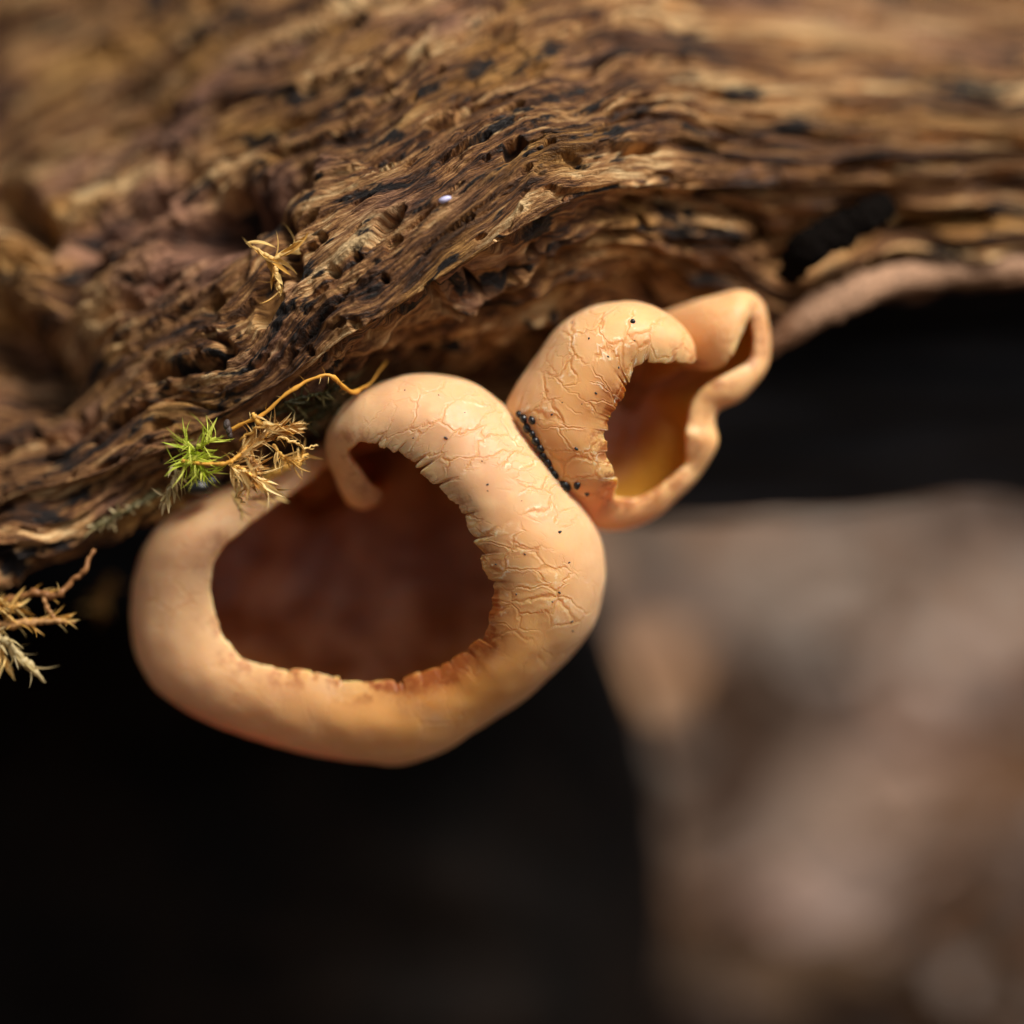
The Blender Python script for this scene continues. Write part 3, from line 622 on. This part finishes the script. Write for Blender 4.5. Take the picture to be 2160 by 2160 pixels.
# golden stem above the green tuft
shoot('long thin golden moss stem arching from the log to the large cup', [(478, 908, .10), (540, 882, .0), (590, 842, -.02), (640, 806, .0), (690, 791, .02), (716, 808, .12), (742, 826, .3), (775, 812, .5), (815, 760, .75)],
      [.02, .021, .018, .018, .02, .022, .022, .018, .012], M_stem, 'gold', 16, (.05, .10), (.05, .75), .85, 3)
shoot('curled dry leaf remnant hanging under the long golden moss stem', [(532, 872, .0), (545, 890, -.03), (562, 900, -.05)], [.02, .03, .012], M_stem, 'tan', 7, (.14, .22), (.1, .9), .45, 8, wob=0)
# main dead shoot
shoot('bare golden stem lying across the bright green tuft of moss', [(384, 972, -.05), (430, 978, -.10), (478, 976, -.12), (500, 962, -.10), (530, 935, -.02)], [.017, .017, .02, .02, .015], M_stem, 'gold', 6, (.07, .13), (.45, .95), .7, 11, wob=.008)
shoot('thick dry moss shoot crowded with tan leaves beside the large cup', [(500, 965, -.05), (530, 938, .0), (560, 918, .05), (590, 906, .12), (620, 898, .2)], [.02, .024, .024, .02, .012], M_stem, 'tan', 120, (.12, .26), (0, 1), .36, 12)
shoot('drooping dry moss shoot with long pointed straw leaves', [(485, 978, -.02), (510, 992, -.05), (535, 1008, -.05), (552, 1022, -.02)], [.02, .02, .018, .01], M_stem, 'tan', 40, (.18, .38), (0, 1), .34, 13, bias=(.1, -.2, -.5))
shoot('curled brown moss tip bunched below the tan shoot', [(520, 962, .05), (535, 975, .02), (548, 990, .02), (545, 1006, .05)], [.02, .025, .025, .015], M_brown, 'tan', 40, (.12, .24), (0, 1), .65, 14)
shoot('small dry moss branch curving onto the pale rim of the large cup', [(578, 938, .12), (594, 962, .10), (612, 974, .12), (632, 977, .2), (646, 958, .3)], [.018, .02, .022, .022, .012], M_stem, 'gold', 30, (.10, .22), (.1, 1), .65, 15)
shoot('straight dry stalk running along the rim of the large cup', [(548, 1016, .8), (575, 1000, .75), (605, 980, .75), (640, 955, .95)], [.022, .04, .04, .02], M_stem, 'gold', 3, (.08, .12), (.2, .9), .6, 16)
shoot('straw moss bits hanging over the edge of the large cup', [(490, 1040, .55), (500, 1058, .5), (508, 1080, .5), (511, 1100, .52)], [.012, .02, .016, .006], M_gold, 'tan', 7, (.12, .24), (0, .7), .6, 17, bias=(.3, -.2, -.2))
shoot('dry moss scraps caught between moss and cup rim', [(520, 1052, .6), (545, 1052, .55), (570, 1050, .6), (590, 1040, .7)], [.01, .014, .014, .008], M_brown, 'gold', 12, (.10, .18), (0, 1), .6, 18)
for lab, pth in (('thin pale straw looping above the dry moss', [(505, 930, -.05), (540, 905, -.12), (575, 896, -.08), (610, 912, .05), (640, 905, .2)]),
                 ('thin curled straw dangling below the drooping moss', [(495, 1000, -.02), (505, 1022, -.1), (498, 1045, -.05), (515, 1062, .1)]),
                 ('short bent straw sticking out towards the curled rim', [(585, 925, .05), (618, 930, -.02), (640, 945, .05), (668, 938, .25)])):
    shoot(lab, pth, [.010, .012, .010, .007] + ([.005] if len(pth) == 5 else []), M_gold, 'gold', 4, (.05, .09), (.1, .9), .5, len(lab), wob=.03)
# green tuft
for i, (x, y, tx, ty, n) in enumerate(((408, 950, 388, 925, 24), (415, 945, 455, 922, 20), (410, 965, 440, 1000, 30), (402, 968, 385, 985, 22), (412, 955, 415, 975, 34))):
    shoot('bright green leafy moss shoot on the log edge', [(x, y, .12), (.5 * (x + tx), .5 * (y + ty), .02), (tx, ty, -.02)], [.02, .018, .01], M_green, 'green', n, (.17, .32), (0, 1), .5, 30 + i, 'green moss shoots of one tuft', wob=0)
shoot('single green moss tip over the black gap', [(412, 985, .4), (412, 1000, .38), (410, 1016, .4)], [.02, .02, .01], M_green, 'green', 7, (.10, .18), (0, 1), .5, 37, wob=0)
# pale ones at the left of the large cup
shoot('pale dry moss shoot drooping under the log edge', [(372, 1000, .35), (362, 1022, .25), (352, 1042, .25), (345, 1058, .3)], [.018, .018, .016, .01], M_pale, 'pale', 18, (.11, .22), (0, 1), .5, 40, bias=(0, -.2, -.3))
shoot('short pale moss shoot with pointed leaves by the black gap', [(366, 985, .25), (372, 1002, .2), (368, 1020, .2)], [.015, .015, .01], M_pale, 'pale', 12, (.12, .2), (0, 1), .55, 41, bias=(.2, -.2, -.3))
for i, (x, y) in enumerate(((310, 1052), (275, 1072), (240, 1090), (205, 1108))):
    shoot('blurred grey green moss along the lower log edge', [(x + 20, y - 12, .95), (x, y, .9), (x - 14, y + 12, .95)], [.03, .03, .02], M_olive, 'pale', 14, (.07, .14), (0, 1), .6, 44 + i, 'moss shoots along the lower edge of the log')
# shaded moss behind
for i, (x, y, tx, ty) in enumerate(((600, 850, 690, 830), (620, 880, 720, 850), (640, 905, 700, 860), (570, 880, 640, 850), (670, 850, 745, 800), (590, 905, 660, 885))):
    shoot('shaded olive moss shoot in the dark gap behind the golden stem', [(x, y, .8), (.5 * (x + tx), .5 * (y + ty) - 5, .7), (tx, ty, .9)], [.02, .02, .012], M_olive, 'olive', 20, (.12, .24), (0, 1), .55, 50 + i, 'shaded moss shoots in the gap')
# yellow scrap on the log face
yz = log_depth(575, 545) - .06
shoot('blurred yellow moss scrap spread like wings on the log face', [(520, 512, yz), (548, 530, yz - .05), (574, 545, yz - .05), (600, 532, yz - .03), (622, 512, yz)], [.008, .02, .025, .02, .008], M_gold, 'gold', 15, (.22, .36), (0, 1), .28, 60)
shoot('blurred straw tip pointing down from the yellow scrap', [(574, 545, yz - .05), (582, 575, yz - .05), (588, 605, yz - .03), (590, 625, yz)], [.02, .025, .02, .008], M_gold, 'gold', 9, (.16, .28), (0, 1), .25, 61)
# lower left strands
shoot('brown twig of moss bent upward under the left end of the log', [(-40, 1290, .7), (40, 1258, .6), (80, 1250, .55), (112, 1258, .5), (150, 1228, .5), (178, 1200, .5), (196, 1162, .55)], [.05, .04, .035, .035, .03, .03, .025], M_brown, 'gold', 8, (.10, .2), (0, .6), .5, 70)
shoot('pointed reddish moss strand below the bent twig', [(-40, 1330, .6), (20, 1318, .5), (80, 1312, .45), (125, 1310, .45), (158, 1313, .45)], [.05, .045, .035, .025, .006], M_brown, 'gold', 26, (.14, .28), (0, .85), .2, 71)
shoot('thin brown fibre joining the twig to the pointed strand', [(92, 1262, .5), (100, 1285, .48), (118, 1310, .45)], [.02, .02, .015], M_brown, 'gold', 2, (.08, .1), (0, .6), .5, 72)
shoot('pale straw moss strand hanging down to a sharp tip', [(-30, 1330, .5), (10, 1352, .4), (35, 1378, .38), (62, 1406, .4), (95, 1440, .45)], [.05, .04, .035, .045, .004], M_pale, 'pale', 22, (.14, .3), (0, .8), .3, 73)
shoot('tangle of dry moss at the left end of the log', [(-60, 1260, .6), (-20, 1275, .5), (15, 1285, .45), (40, 1275, .5)], [.03, .03, .03, .015], M_gold, 'gold', 40, (.12, .26), (0, 1), .42, 74)
shoot('dry golden moss shoot hanging below the tangle', [(-30, 1340, .5), (0, 1370, .45), (10, 1400, .45)], [.03, .03, .012], M_gold, 'gold', 24, (.14, .28), (0, 1), .5, 75, bias=(0, -.2, -.3))
shoot('blurred ochre moss tip hanging in the dark under the log', [(235, 1215, 3.2), (225, 1245, 3.0), (212, 1272, 3.0), (205, 1295, 3.1)], [.03, .05, .05, .01], M_gold, 'gold', 14, (.15, .3), (0, 1), .4, 76)

# ------------------------------------------------------------------ granules, crumbs and specks
def pebble(name, c, r, mat, seed, parent=None, stretch=(1, 1, 1), rotz=0.0):
    n, m = 9, 14; ph = np.linspace(0, np.pi, n); th = np.linspace(0, 2 * np.pi, m, endpoint=False)
    d = np.stack([np.sin(ph)[:, None] * np.cos(th), np.sin(ph)[:, None] * np.sin(th), np.cos(ph)[:, None] + 0 * th], -1)
    rr = r * (1 + .18 * pn(d[..., 0] * 1.7 + seed, d[..., 1] * 1.7, d[..., 2] * 1.7))
    v = (d * rr[..., None] * np.array(stretch)) @ np.array([[math.cos(rotz), 0, math.sin(rotz)], [0, 1, 0], [-math.sin(rotz), 0, math.cos(rotz)]])
    o = mesh(name, v.reshape(-1, 3) * CM, gridf(n, m, wrap_c=True), mat)
    o.location = Vector(c); return o
def on_cup(G, px, py, lift=.0):
    """point of the rolled band seen at a photograph pixel"""
    k = D / (D + G[..., 1]); ppx = 1080 + G[..., 0] * k * PPC; ppy = 1080 - (G[..., 2] - H) * k * PPC
    q = (ppx - px) ** 2 + (ppy - py) ** 2 + 40 * G[..., 1]; i = np.unravel_index(np.argmin(q), q.shape); return i
def dot(G, Nn, px, py, r, label, group, mat=M_bead, st=(1, .6, 1), rz=0.0, name='soil_speck', cat='speck'):
    i = on_cup(G, px, py); p = (G[i] + Nn[i] * r * .15) * CM
    return tag(pebble(name, p, r, mat, px * .013, stretch=st, rotz=rz), label, cat, group)
gb = 'black granules in the crevice between the two cups'
for i, (x, y, r) in enumerate(((1096, 874, .032), (1106, 884, .040), (1122, 886, .036), (1112, 902, .042), (1124, 914, .034), (1130, 930, .042), (1140, 946, .038), (1146, 962, .040), (1156, 974, .040), (1162, 988, .036), (1170, 1000, .046), (1192, 1024, .055))):
    dot(UG, UN, x, y, r, 'black granule in the crevice between the two cup fungi', gb, st=(1, 1, 1.25), rz=.6, name='black_granule', cat='granule')
dot(UG, UN, 1217, 1022, .042, 'large black granule standing clear on the smaller cup', None, st=(.8, .7, 1.1), rz=-.2, name='black_granule', cat='granule')
dot(UG, UN, 1238, 1041, .022, 'greyish granule low on the smaller cup', None, M_grey, name='grey_granule', cat='granule')
dot(UG, UN, 1335, 679, .026, 'round black speck at the crown of the smaller cup', None)
for x, y, r in ((1242, 713, .011), (1282, 752, .010), (1258, 830, .013), (1163, 875, .012), (1305, 775, .010), (1216, 946, .018), (1187, 849, .007), (1206, 681, .009), (1339, 718, .007), (1227, 852, .006)):
    dot(UG, UN, x, y, r, 'tiny dark speck on the skin of the smaller cup', 'tiny specks on the smaller cup', st=(.8, .5, 1.2), rz=x % 3)
for x, y, r in ((940, 925, .017), (1028, 1022, .012), (1018, 972, .008), (1181, 1122, .018), (1180, 1250, .014), (1108, 1168, .011), (1089, 1253, .010), (1199, 1186, .011), (872, 925, .007), (1030, 1035, .007), (1167, 985, .006), (1045, 1190, .010), (1100, 1058, .006), (980, 870, .006), (855, 823, .008), (925, 832, .007), (1165, 1270, .009), (1205, 1312, .014), (1207, 1330, .012)):
    dot(BG, BN, x, y, r, 'tiny dark speck on the skin of the large cup', 'tiny specks on the large cup', st=(.75, .5, 1.25), rz=x % 3)
for i, (x, y, r) in enumerate(((418, 1028, .11), (440, 1016, .08))):  # two black lumps between log and cup rim
    tag(pebble('black_lump', P(x, y, .75), r, M_bead, i * 3.1, stretch=(1.3, 1, .8)), 'black lump between log and large cup', 'crumb', 'black lumps above the large cup')
dz = .05
for i, (x, y, r) in enumerate(((478, 896, .045), (482, 908, .04), (485, 918, .03))):
    tag(pebble('grey_crumb', P(x, y, dz), r, M_grey, i * 2.1, stretch=(.8, .9, 1.2)), 'dark grey crumb at the cut end of the golden stem', 'crumb', 'grey crumbs at the stem end')
tag(pebble('white_speck', P(938, 420, log_depth(938, 420) - .02), .055, M_white, 2.2, stretch=(1.2, .5, .55), rotz=.35), 'tiny lilac white speck on the log face', 'speck')
